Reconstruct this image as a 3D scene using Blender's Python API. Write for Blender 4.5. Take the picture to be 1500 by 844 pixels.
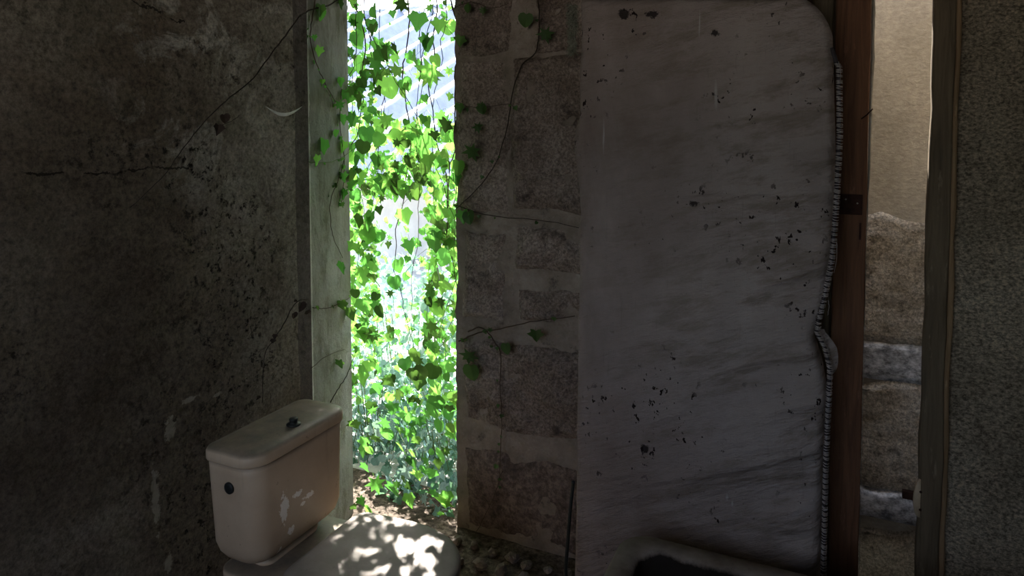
import bpy, bmesh, math, random
from mathutils import Vector, Matrix, noise, Euler
R = random.Random(7)
PI = math.pi
for o in list(bpy.data.objects): bpy.data.objects.remove(o)
scn = bpy.context.scene
COL = scn.collection
# ------------------------------------------------------------------ camera
YAW, PIT, CAMH, FPX, SHY = math.radians(24.8), math.radians(3.0), 1.6, 1000.0, -170.0
cd = bpy.data.cameras.new('camera'); cam = bpy.data.objects.new('camera', cd); COL.objects.link(cam)
cam.location = (0, 0, CAMH); cam.rotation_euler = (PI/2 - PIT, 0, YAW)
cd.sensor_width = 36; cd.lens = 36*FPX/1500; cd.shift_y = SHY/1500; cd.clip_start = .02; cd.clip_end = 200
scn.camera = cam
# ------------------------------------------------------------------ exposure, sky, sun, large lights
scn.view_settings.view_transform = 'Standard'; scn.view_settings.look = 'None'
scn.view_settings.gamma = 1; scn.view_settings.use_curve_mapping = False
scn.view_settings.exposure = 0.85
w = bpy.data.worlds.new('sky'); scn.world = w; w.use_nodes = True
nt = w.node_tree; bg = nt.nodes['Background']
sky = nt.nodes.new('ShaderNodeTexSky'); sky.sky_type = 'NISHITA'; sky.sun_disc = False
sky.sun_elevation = math.radians(48); sky.sun_rotation = math.radians(-27); sky.air_density = 1.0; sky.dust_density = 2.5
nt.links.new(sky.outputs[0], bg.inputs[0]); bg.inputs[1].default_value = .5
SUN_EL, SUN_AZ = math.radians(48), math.atan2(-.45, .9)            # azimuth measured from +v towards +u
sd = Vector((math.sin(SUN_AZ)*math.cos(SUN_EL), math.cos(SUN_AZ)*math.cos(SUN_EL), math.sin(SUN_EL)))
sl = bpy.data.lights.new('sun', 'SUN'); sl.energy = 19; sl.angle = math.radians(.55); sl.color = (1, .95, .86)
so = bpy.data.objects.new('sun', sl); COL.objects.link(so); so.rotation_euler = sd.to_track_quat('Z', 'Y').to_euler()
so.location = (-3, 6, 8)
def area(name, loc, aim, sx, sy, power, col):
    l = bpy.data.lights.new(name, 'AREA'); l.shape = 'RECTANGLE'; l.size = sx; l.size_y = sy; l.energy = power; l.color = col
    o = bpy.data.objects.new(name, l); COL.objects.link(o); o.location = loc
    o.rotation_euler = (Vector(loc)-Vector(aim)).to_track_quat('Z', 'Y').to_euler(); return o
area('rear_fill', (-.55, -1.42, 1.75), (-.3, 2, 1.2), 1.2, 1.0, 4.4, (1, .90, .79))  # added fill lamp behind the camera, no source known there
area('corridor_fill', (.75, 3.0, 3.5), (.7, 3.12, .6), 1.6, .3, 8.5, (.95, .97, 1.0))  # added fill lamp over a made-up roof gap, brightens the corridor wall
# ------------------------------------------------------------------ pixel -> room helpers
def ray(x, y):
    cx = (x-750)/FPX; cy = (-(y-422)+SHY)/FPX
    fw = Vector((-math.sin(YAW)*math.cos(PIT), math.cos(YAW)*math.cos(PIT), -math.sin(PIT)))
    rt = Vector((math.cos(YAW), math.sin(YAW), 0))
    up = Vector((-math.sin(YAW)*math.sin(PIT), math.cos(YAW)*math.sin(PIT), math.cos(PIT)))
    return fw + rt*cx + up*cy
def on(x, y, ax, val):
    d = ray(x, y); o = Vector((0, 0, CAMH)); return o + d*((val-o[ax])/d[ax])
def at(x, y, dist):
    d = ray(x, y); return Vector((0, 0, CAMH)) + d*dist
def proj(p):
    q = Vector(p)-Vector((0, 0, CAMH))
    fw = Vector((-math.sin(YAW)*math.cos(PIT), math.cos(YAW)*math.cos(PIT), -math.sin(PIT)))
    rt = Vector((math.cos(YAW), math.sin(YAW), 0)); up = rt.cross(fw)
    z = q.dot(fw); return 750+FPX*q.dot(rt)/z, 422-(FPX*q.dot(up)/z-SHY)
# ------------------------------------------------------------------ object helpers
def tag(o, label=None, cat=None, group=None, kind=None):
    for k, v in (('label', label), ('category', cat), ('group', group), ('kind', kind)):
        if v: o[k] = v
    return o
def mesh(name, vs, fs, mat, parent=None, smooth=True):
    m = bpy.data.meshes.new(name); m.from_pydata([tuple(v) for v in vs], [], fs); m.validate()
    if smooth: m.polygons.foreach_set('use_smooth', [True]*len(m.polygons))
    if mat: m.materials.append(mat)
    o = bpy.data.objects.new(name, m); COL.objects.link(o)
    if parent: o.parent = parent; o.location = -Vector(parent_loc(parent))
    return o
def parent_loc(p):
    l = Vector((0, 0, 0))
    while p: l += Vector(p.location); p = p.parent
    return l
def empty(name, loc, **k):
    o = bpy.data.objects.new(name, None); COL.objects.link(o); o.location = loc; o.empty_display_size = .1
    return tag(o, **k)
def bevel(o, wd=.006, seg=2):
    m = o.modifiers.new('bevel', 'BEVEL'); m.width = wd; m.segments = seg; m.limit_method = 'ANGLE'; return o
def box(name, lo, hi, mat, parent=None, bev=0):
    x0, y0, z0 = lo; x1, y1, z1 = hi
    vs = [(x0,y0,z0),(x1,y0,z0),(x1,y1,z0),(x0,y1,z0),(x0,y0,z1),(x1,y0,z1),(x1,y1,z1),(x0,y1,z1)]
    fs = [(0,3,2,1),(4,5,6,7),(0,1,5,4),(1,2,6,5),(2,3,7,6),(3,0,4,7)]
    o = mesh(name, vs, fs, mat, parent, False)
    if bev: bevel(o, bev)
    return o
def prism(name, poly, z0, z1, mat, parent=None):
    n = len(poly); vs = [(p[0], p[1], z0) for p in poly]+[(p[0], p[1], z1) for p in poly]
    fs = [tuple(range(n))[::-1], tuple(range(n, 2*n))]+[(i, (i+1) % n, n+(i+1) % n, n+i) for i in range(n)]
    o = mesh(name, vs, fs, mat, parent, False)
    bm = bmesh.new(); bm.from_mesh(o.data); bmesh.ops.recalc_face_normals(bm, faces=bm.faces); bm.to_mesh(o.data); bm.free()
    return o
def tube_geo(pts, r0, r1=None, sides=5, vs=None, fs=None):
    vs = [] if vs is None else vs; fs = [] if fs is None else fs
    r1 = r0 if r1 is None else r1; n = len(pts); b = len(vs); pts = [Vector(p) for p in pts]
    for i, p in enumerate(pts):
        t = (pts[min(i+1, n-1)]-pts[max(i-1, 0)]).normalized()
        a = t.cross(Vector((.31, .17, .93)));
        if a.length < .1: a = t.cross(Vector((1, 0, 0)))
        a.normalize(); c = t.cross(a); r = r0+(r1-r0)*i/max(n-1, 1)
        for k in range(sides):
            an = 2*PI*k/sides; vs.append(p+a*math.cos(an)*r+c*math.sin(an)*r)
    for i in range(n-1):
        for k in range(sides):
            q = (k+1) % sides; fs.append((b+i*sides+k, b+i*sides+q, b+(i+1)*sides+q, b+(i+1)*sides+k))
    fs.append(tuple(b+k for k in range(sides))[::-1]); fs.append(tuple(b+(n-1)*sides+k for k in range(sides)))
    return vs, fs
def smooth_path(pts, sub=4, wob=0.0):
    pts = [Vector(p) for p in pts]; out = []
    for i in range(len(pts)-1):
        p0 = pts[max(i-1, 0)]; p1 = pts[i]; p2 = pts[i+1]; p3 = pts[min(i+2, len(pts)-1)]
        for k in range(sub):
            t = k/sub
            q = .5*((2*p1)+(p2-p0)*t+(2*p0-5*p1+4*p2-p3)*t*t+(3*p1-p0-3*p2+p3)*t**3)
            out.append(q+Vector((R.uniform(-wob, wob), R.uniform(-wob, wob), R.uniform(-wob, wob))))
    out.append(pts[-1]); return out
def loft(name, loops, mat, parent=None, cap0=True, cap1=True, smooth=True):
    n = len(loops[0]); vs = [p for l in loops for p in l]; fs = []
    for i in range(len(loops)-1):
        for k in range(n):
            q = (k+1) % n; fs.append((i*n+k, i*n+q, (i+1)*n+q, (i+1)*n+k))
    if cap0: fs.append(tuple(range(n))[::-1])
    if cap1: fs.append(tuple((len(loops)-1)*n+k for k in range(n)))
    o = mesh(name, vs, fs, mat, parent, smooth)
    bm = bmesh.new(); bm.from_mesh(o.data); bmesh.ops.recalc_face_normals(bm, faces=bm.faces); bm.to_mesh(o.data); bm.free()
    return o
def rrect(x0, y0, x1, y1, r, z, seg=8):
    """rounded rectangle; r = single radius or four (x0y0, x1y0, x1y1, x0y1)"""
    rs = r if isinstance(r, (tuple, list)) else (r,)*4; out = []; mx_ = min(x1-x0, y1-y0)/2-.0005; rs = [min(q, mx_) for q in rs]
    for (cx, cy, rr, a0) in ((x0+rs[0], y0+rs[0], rs[0], PI), (x1-rs[1], y0+rs[1], rs[1], 1.5*PI),
                             (x1-rs[2], y1-rs[2], rs[2], 0), (x0+rs[3], y1-rs[3], rs[3], .5*PI)):
        for k in range(seg+1):
            a = a0+.5*PI*k/seg; out.append(Vector((cx+math.cos(a)*rr, cy+math.sin(a)*rr, z)))
    return out
def disc_loops(c, ax, prof, seg=16):
    """lathe about axis ax through c; prof = (radius, height) list"""
    ax = Vector(ax).normalized(); a = ax.cross(Vector((.1, .2, 1))) if abs(ax.z) < .9 else ax.cross(Vector((1, 0, 0)))
    a.normalize(); b = ax.cross(a)
    return [[Vector(c)+ax*h+(a*math.cos(2*PI*k/seg)+b*math.sin(2*PI*k/seg))*r for k in range(seg)] for r, h in prof]
def fbm(p, sc, oct=4):
    return noise.fractal(Vector(p)*sc, 1.0, 2.0, oct)
# ------------------------------------------------------------------ materials
class MT:
    def __init__(s, name):
        s.m = bpy.data.materials.new(name); s.m.use_nodes = True; s.t = s.m.node_tree; s.N = s.t.nodes; s.L = s.t.links
        s.b = s.N['Principled BSDF']; s.tc = s.N.new('ShaderNodeTexCoord'); s.co = s.tc.outputs['Object']
    def mapped(s, scale=(1, 1, 1), rot=(0, 0, 0), loc=(0, 0, 0)):
        n = s.N.new('ShaderNodeMapping'); s.L.new(s.co, n.inputs[0])
        n.inputs['Location'].default_value = loc; n.inputs['Rotation'].default_value = rot; n.inputs['Scale'].default_value = scale
        return n.outputs[0]
    def slant(s, sx, sz):
        """coordinates whose z runs along folds that rise to the right, steeper low down"""
        x, z = s.axis(0), s.axis(2); k = s.math('SUBTRACT', .50, s.math('MULTIPLY', z, .19))
        zz = s.math('SUBTRACT', z, s.math('MULTIPLY', x, k)); n = s.N.new('ShaderNodeCombineXYZ')
        s.L.new(s.math('MULTIPLY', x, sx), n.inputs[0]); s.L.new(s.math('MULTIPLY', zz, sz), n.inputs[2]); return n.outputs[0]
    def noise(s, sc, det=6, rough=.6, co=None, dist=0):
        n = s.N.new('ShaderNodeTexNoise'); n.inputs['Scale'].default_value = sc; n.inputs['Detail'].default_value = det
        n.inputs['Roughness'].default_value = rough; n.inputs['Distortion'].default_value = dist; s.L.new(co or s.co, n.inputs['Vector']); return n.outputs['Fac']
    def voro(s, sc, co=None, feat='F1'):
        n = s.N.new('ShaderNodeTexVoronoi'); n.inputs['Scale'].default_value = sc; n.feature = feat
        s.L.new(co or s.co, n.inputs['Vector']); return n.outputs['Distance']
    def ramp(s, fac, stops, interp='LINEAR'):
        n = s.N.new('ShaderNodeValToRGB'); s.L.new(fac, n.inputs[0]); e = n.color_ramp.elements; n.color_ramp.interpolation = interp
        while len(e) < len(stops): e.new(.5)
        for i, (p, c) in enumerate(stops):
            e[i].position = p; e[i].color = (c, c, c, 1) if isinstance(c, (int, float)) else (*c, 1)
        return n.outputs[0]
    def mix(s, f, a, b, mode='MIX'):
        n = s.N.new('ShaderNodeMix'); n.data_type = 'RGBA'; n.blend_type = mode
        for sock, v in ((n.inputs[0], f), (n.inputs[6], a), (n.inputs[7], b)):
            if isinstance(v, (int, float)): sock.default_value = v if sock == n.inputs[0] else (v, v, v, 1)
            elif isinstance(v, tuple): sock.default_value = (*v, 1)
            else: s.L.new(v, sock)
        return n.outputs[2]
    def math(s, op, a, b=0.0, clamp=False):
        n = s.N.new('ShaderNodeMath'); n.operation = op; n.use_clamp = clamp
        for i, v in enumerate((a, b)):
            if isinstance(v, (int, float)): n.inputs[i].default_value = v
            else: s.L.new(v, n.inputs[i])
        return n.outputs[0]
    def axis(s, i):
        n = s.N.new('ShaderNodeSeparateXYZ'); s.L.new(s.co, n.inputs[0]); return n.outputs[i]
    def spot(s, c, r, soft=.5, wob=.0, wsc=8):
        """1 inside an ellipsoid c / radii r, 0 outside, edge broken by noise"""
        mp = s.mapped(scale=tuple(1/q for q in r), loc=tuple(-c[i]/r[i] for i in range(3)))
        n = s.N.new('ShaderNodeVectorMath'); n.operation = 'LENGTH'; s.L.new(mp, n.inputs[0]); d = n.outputs['Value']
        if wob: d = s.math('ADD', d, s.math('MULTIPLY', s.math('SUBTRACT', s.noise(wsc, 5, .7), .5), wob))
        return s.ramp(d, [(max(0, 1-soft), 1.0), (1.0, 0.0)])
    def bump(s, h, dist, strength=1.0, prev=None):
        n = s.N.new('ShaderNodeBump'); n.inputs['Distance'].default_value = dist; n.inputs['Strength'].default_value = strength
        s.L.new(h, n.inputs['Height'])
        if prev: s.L.new(prev, n.inputs['Normal'])
        s.L.new(n.outputs[0], s.b.inputs['Normal']); return n.outputs[0]
    def out(s, col, rough=.9, spec=.2, metal=0):
        for sock, v in ((s.b.inputs['Base Color'], col), (s.b.inputs['Roughness'], rough)):
            if isinstance(v, (int, float)): sock.default_value = v
            elif isinstance(v, tuple): sock.default_value = (*v, 1)
            else: s.L.new(v, sock)
        s.b.inputs['Specular IOR Level'].default_value = spec; s.b.inputs['Metallic'].default_value = metal; return s.m

def m_leftwall():
    s = MT('old_lime_plaster')
    base = s.ramp(s.noise(1.6, 8, .65, dist=.4), [(.32, (.13, .092, .065)), (.5, (.23, .18, .135)), (.68, (.37, .31, .245))])
    lime = s.spot((-1.7, 1.95, 1.75), (.6, .62, 1.15), .75, .6, 2.5)  # window light on the wall painted in as paler plaster
    glow_grain = s.ramp(s.noise(3.4, 9, .7, dist=.5), [(.38, .25), (.56, .9)])
    base = s.mix(s.math('MULTIPLY', lime, glow_grain), base, (.60, .53, .45))  # lime here is the painted window light, mottled by glow_grain
    pale = s.ramp(s.noise(4.5, 9, .7, dist=.8), [(.52, 0.0), (.60, .7), (.66, .25), (.74, .0)])
    zone = s.spot((-1.7, 1.55, 1.95), (.2, .50, .60), .6, .5, 3)
    c = s.mix(s.math('MULTIPLY', pale, zone), base, (.78, .73, .66))
    edges = s.ramp(s.noise(7, 6, .6, dist=1.2), [(.485, 0.0), (.50, .8), (.515, 0.0)])
    c = s.mix(s.math('MULTIPLY', s.math('MULTIPLY', edges, zone), s.ramp(s.noise(5, 3), [(.5, 0.0), (.6, .6)])), c, (.5, .48, .44))
    green = s.spot((-1.7, 1.05, 2.1), (.3, .35, .35), .9, .6, 3)
    c = s.mix(s.math('MULTIPLY', green, .6), c, (.06, .068, .05))
    pit = s.ramp(s.noise(38, 8, .75), [(.39, 1.0), (.455, 0.0)])
    zp = s.ramp(s.noise(2.3, 5, .6), [(.42, .15), (.6, 1.0)])
    c = s.mix(s.math('MULTIPLY', pit, zp), c, (.03, .024, .02))
    gr = s.ramp(s.noise(75, 8, .8), [(.36, .35), (.5, 1.0), (.64, 1.6)])
    c = s.mix(.75, c, gr, 'MULTIPLY')
    # cement-grey corner band with a purplish tint
    y = s.axis(1)
    band = s.ramp(s.math('ADD', y, s.math('MULTIPLY', s.noise(3, 4), .03)), [(0.0, 0.0), (.5, 0.0), (1.0, 0.0)])
    bm_ = s.math('MULTIPLY', s.math('GREATER_THAN', y, 1.862), .65)
    c = s.mix(bm_, c, (.12, .095, .098))
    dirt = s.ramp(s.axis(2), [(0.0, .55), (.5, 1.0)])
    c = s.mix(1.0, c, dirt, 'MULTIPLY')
    # horizontal cracks
    for (zc, amp, fq) in ((1.985, .03, 6), (1.505, .02, 7)):
        wv = s.math('ADD', s.math('MULTIPLY', s.math('SUBTRACT', s.noise(fq, 6, .7), .5), amp*4), s.axis(2))
        if zc > 1.9: wv = s.math('ADD', wv, s.math('MULTIPLY', s.math('SUBTRACT', s.axis(1), 1.1), .16))
        cr = s.math('LESS_THAN', s.math('ABSOLUTE', s.math('SUBTRACT', wv, zc)), s.math('MULTIPLY', s.noise(14, 4, .7), .006))
        lim = s.math('LESS_THAN', s.axis(1), 1.42)
        c = s.mix(s.math('MULTIPLY', s.math('MULTIPLY', cr, lim), s.ramp(s.noise(18, 3), [(.42, .0), (.5, .85)])), c, (.02, .015, .012))
    # white scrape by the cistern and chips
    for cc, rr in (((-1.7, 1.28, .58), (.2, .012, .10)), ((-1.7, 1.335, .76), (.2, .02, .035)), ((-1.7, 1.315, .37), (.2, .014, .03)), ((-1.7, 1.50, .80), (.2, .02, .008)), ((-1.7, 1.41, .82), (.2, .03, .010))):
        c = s.mix(s.math('MULTIPLY', s.spot(cc, rr, .3, 3.5, 45), .7), c, (.55, .47, .38))
    h = s.math('ADD', s.noise(5, 8, .6), s.math('MULTIPLY', s.noise(45, 8, .8), .5))
    n1 = s.bump(h, .06)
    s.bump(s.math('MULTIPLY', pit, zp), -.012, 1, n1)
    return s.out(c, .95, .1)
def m_reveal():
    s = MT('limewashed_reveal')
    c = s.ramp(s.noise(3.2, 8, .65, co=s.mapped((1, 1, .35)), dist=.5), [(.3, (.20, .185, .16)), (.5, (.32, .305, .275)), (.7, (.46, .45, .42))])
    stain = s.ramp(s.noise(11, 8, .75, co=s.mapped((1, 1, .4))), [(.50, 0.0), (.64, .85)])
    c = s.mix(stain, c, (.16, .15, .11))
    chip = s.math('LESS_THAN', s.math('ADD', s.axis(1), s.math('MULTIPLY', s.noise(16, 5, .7), .03)), 1.955)
    c = s.mix(s.math('MULTIPLY', chip, .7), c, (.66, .64, .6))
    s.bump(s.math('ADD', s.noise(12, 8, .65), s.math('MULTIPLY', s.noise(90, 4), .15)), .02)
    return s.out(c, .9, .15)
def m_stone(name, a, b, c2, bscale=60, bd=.012):
    s = MT(name)
    oi = s.N.new('ShaderNodeObjectInfo')
    c = s.ramp(s.noise(5, 8, .7), [(.3, a), (.5, b), (.7, c2)])
    sp = s.ramp(s.noise(bscale*1.6, 4, .8), [(.38, .45), (.5, 1.0), (.62, 1.6)])
    c = s.mix(.8, c, sp, 'MULTIPLY')
    c = s.mix(.35, c, s.ramp(oi.outputs['Random'], [(0.0, .6), (1.0, 1.3)]), 'MULTIPLY')
    dk = s.ramp(s.noise(9, 6, .7), [(.56, 0.0), (.66, .65)])
    c = s.mix(dk, c, (.045, .035, .03))
    s.bump(s.math('ADD', s.noise(16, 8, .7), s.math('MULTIPLY', s.noise(bscale, 8, .8), .5)), bd*1.6)
    return s.out(c, .95, .15)
def m_mortar():
    s = MT('lime_mortar')
    c = s.ramp(s.noise(6, 8, .7), [(.3, (.16, .125, .10)), (.55, (.28, .23, .19)), (.75, (.40, .34, .295))])
    dk = s.ramp(s.noise(11, 7, .75), [(.58, 0.0), (.66, .7)])
    c = s.mix(dk, c, (.06, .045, .04))
    s.bump(s.math('ADD', s.noise(9, 8, .65), s.math('MULTIPLY', s.noise(70, 6, .7), .25)), .03)
    return s.out(c, .95, .1)
def m_render(name, a, b, c2, sc=85, bd=.01, con=.85):
    s = MT(name)
    c = s.ramp(s.noise(2.4, 7, .65), [(.3, a), (.5, b), (.7, c2)])
    g = s.noise(sc, 6, .75, co=s.mapped((1, 1, 1.5)))
    c = s.mix(con, c, s.ramp(g, [(.38, .25), (.5, 1.0), (.62, 1.9)]), 'MULTIPLY')
    s.bump(s.math('ADD', s.math('MULTIPLY', s.noise(7, 6, .6), .7), g), bd)
    return s.out(c, .95, .15)
def m_wood(name, a, b, knots=(.05, .02, .015), rough=.75):
    s = MT(name)
    g = s.noise(5, 9, .65, co=s.mapped((9, 9, .55)), dist=1.0)
    c = s.ramp(g, [(.3, a), (.62, b)])
    k = s.ramp(s.noise(3.2, 3, .5, co=s.mapped((2, 2, 1))), [(.62, 0.0), (.72, .8)])
    c = s.mix(k, c, knots)
    c = s.mix(s.ramp(s.noise(50, 6, .7, co=s.mapped((1, 1, .2))), [(.6, 0.0), (.72, .45)]), c, tuple(q*2.2+.05 for q in b))
    s.bump(g, .006); return s.out(c, rough, .3)
def m_ceramic():
    s = MT('dirty_beige_ceramic')
    c = s.ramp(s.noise(5, 6, .6), [(.35, (.47, .345, .235)), (.65, (.58, .445, .315))])
    # dust on faces that look up
    ge = s.N.new('ShaderNodeNewGeometry'); sx = s.N.new('ShaderNodeSeparateXYZ'); s.L.new(ge.outputs['Normal'], sx.inputs[0])
    up = s.math('MULTIPLY', s.ramp(sx.outputs[2], [(.35, 0.0), (.85, 1.0)]), s.ramp(s.noise(10, 8, .7), [(.3, .95), (.7, .55)]))
    c = s.mix(up, c, (.11, .098, .08))
    sp = s.ramp(s.noise(30, 7, .75), [(.63, 0.0), (.69, .8)])
    c = s.mix(sp, c, (.08, .06, .045))
    streak = s.ramp(s.noise(20, 5, .6, co=s.mapped((1, 1, .06))), [(.62, 0.0), (.74, .35)])
    c = s.mix(streak, c, (.2, .14, .10))
    for cc, rr in (((-1.34, 1.40, .575), (.05, .016, .040)), ((-1.34, 1.45, .59), (.05, .020, .008)), ((-1.34, 1.50, .565), (.05, .028, .008)), ((-1.34, 1.425, .50), (.05, .012, .010)), ((-1.34, 1.39, .455), (.05, .007, .012)), ((-1.34, 1.47, .553), (.05, .012, .006))):  # pale marks on the tank front: reflected light and chips painted in
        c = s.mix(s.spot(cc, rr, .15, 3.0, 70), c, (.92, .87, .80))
    s.bump(s.noise(60, 5, .6), .0006)
    return s.out(c, s.ramp(s.noise(9, 5), [(.3, .35), (.7, .65)]), .4)
def m_lid():
    s = MT('dusty_plastic_lid')
    c = s.ramp(s.noise(8, 7, .65), [(.3, (.20, .175, .16)), (.7, (.31, .275, .25))])
    c = s.mix(s.ramp(s.noise(45, 6, .7), [(.6, 0.0), (.7, .5)]), c, (.14, .12, .1))
    s.bump(s.noise(80, 4), .0005); return s.out(c, .6, .3)
def m_tub():
    s = MT('grimy_shaded_tub_enamel')
    c = s.ramp(s.noise(7, 8, .7), [(.3, (.11, .085, .066)), (.5, (.20, .165, .138)), (.7, (.27, .23, .20))])
    ins = s.ramp(s.math('ADD', s.axis(2), s.math('MULTIPLY', s.noise(22, 6, .7), .03)), [(0.0, 1.0), (.469, 1.0), (.479, 0.0)])  # hollow painted near black: its shade put into the enamel colour
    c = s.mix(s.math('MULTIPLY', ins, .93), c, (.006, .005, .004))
    s.bump(s.noise(40, 6, .6), .001); return s.out(c, .95, .02)
def m_cloth():
    s = MT('stained_cotton_ticking')
    # weave
    wv = s.math('MULTIPLY', s.noise(260, 2, .5, co=s.mapped((1, 1, .12))), s.noise(260, 2, .5, co=s.mapped((.12, 1, 1))))
    c = s.ramp(s.noise(2.2, 8, .65, co=s.mapped((1, 1, .5)), dist=.3), [(.3, (.165, .125, .108)), (.5, (.245, .20, .18)), (.7, (.34, .285, .26))])
    # brown tide marks running slantwise, fold shading painted in with them
    st = s.noise(2.6, 9, .74, co=s.slant(1.2, 4.2), dist=.25)
    right = s.ramp(s.axis(0), [(0.0, 0.0), (1.0, 0.0)])
    mr = s.N.new('ShaderNodeMapRange'); s.L.new(s.axis(0), mr.inputs[0]); mr.inputs[1].default_value = -.75; mr.inputs[2].default_value = -.25
    c = s.mix(s.math('MULTIPLY', s.ramp(st, [(.49, 0.0), (.60, .85), (.70, .5)]), mr.outputs[0]), c, (.10, .065, .036))
    c = s.mix(s.math('MULTIPLY', mr.outputs[0], .30), c, (.36, .33, .32))  # cloth lightened to the right: light falling there put into the colour
    # black mildew dots, gathered in patches
    dots = s.ramp(s.noise(48, 3, .6, co=s.mapped((1, 1, .8))), [(.635, 0.0), (.66, 1.0)])
    pa = s.ramp(s.noise(3.6, 4, .6, co=s.mapped((1, 1, 1), loc=(3, 0, 1.7))), [(.47, 0.0), (.56, 1.0)])
    c = s.mix(s.math('MULTIPLY', dots, pa), c, (.015, .01, .01))
    for cc, rr in (((-.50, 2.05, .62), (.014, .4, .014)), ((-.49, 2.05, 1.97), (.02, .4, .012)), ((-.58, 2.05, 1.975), (.02, .4, .016)), ((-.305, 2.05, 1.90), (.012, .4, .010)), ((-.36, 2.05, 1.40), (.014, .4, .012))):
        c = s.mix(s.math('MULTIPLY', s.spot(cc, rr, .3, 3.0, 60), .9), c, (.012, .009, .009))
    # pale runs
    for cc, rr in (((-.30, 2.05, 1.72), (.006, .4, .05)), ((-.35, 2.05, 1.93), (.003, .4, .05)), ((-.64, 2.05, 1.60), (.004, .4, .06)), ((-.25, 2.05, .52), (.006, .4, .014)), ((-.235, 2.05, .505), (.004, .4, .012))):
        c = s.mix(s.math('MULTIPLY', s.spot(cc, rr, .7, .6, 30), .6), c, (.42, .40, .38))
    slub = s.ramp(s.noise(30, 5, .7, co=s.mapped((4, 1, .25))), [(.60, 0.0), (.74, .3)])
    c = s.mix(slub, c, (.1, .085, .08))
    n1 = s.bump(s.noise(8, 6, .6, co=s.slant(1, 3.2)), .03)
    s.bump(wv, .002, .9, n1)
    return s.out(c, .95, .08)
def m_leaf(name, stops, trans, island=False, tr=.5, rough=.45):
    s = MT(name)
    if island: rnd = s.N.new('ShaderNodeNewGeometry').outputs['Random Per Island']
    else: rnd = s.N.new('ShaderNodeObjectInfo').outputs['Random']
    c = s.ramp(rnd, stops); t = s.ramp(rnd, trans)
    v = s.ramp(s.noise(60, 4), [(.35, .75), (.65, 1.15)])
    s.out(s.mix(1.0, c, v, 'MULTIPLY'), rough, .35)
    tn = s.N.new('ShaderNodeBsdfTranslucent'); s.L.new(t, tn.inputs[0])
    mx = s.N.new('ShaderNodeMixShader'); mx.inputs[0].default_value = tr
    s.L.new(s.b.outputs[0], mx.inputs[1]); s.L.new(tn.outputs[0], mx.inputs[2])
    s.L.new(mx.outputs[0], s.N['Material Output'].inputs['Surface']); return s.m
def m_plain(name, col, rough=.7, metal=0, var=.3, sc=20, bd=.001):
    s = MT(name)
    c = s.ramp(s.noise(sc, 6, .7), [(.3, tuple(q*(1-var) for q in col)), (.7, tuple(min(1, q*(1+var)) for q in col))])
    s.bump(s.noise(sc*3, 5), bd); return s.out(c, rough, .3, metal)

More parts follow.
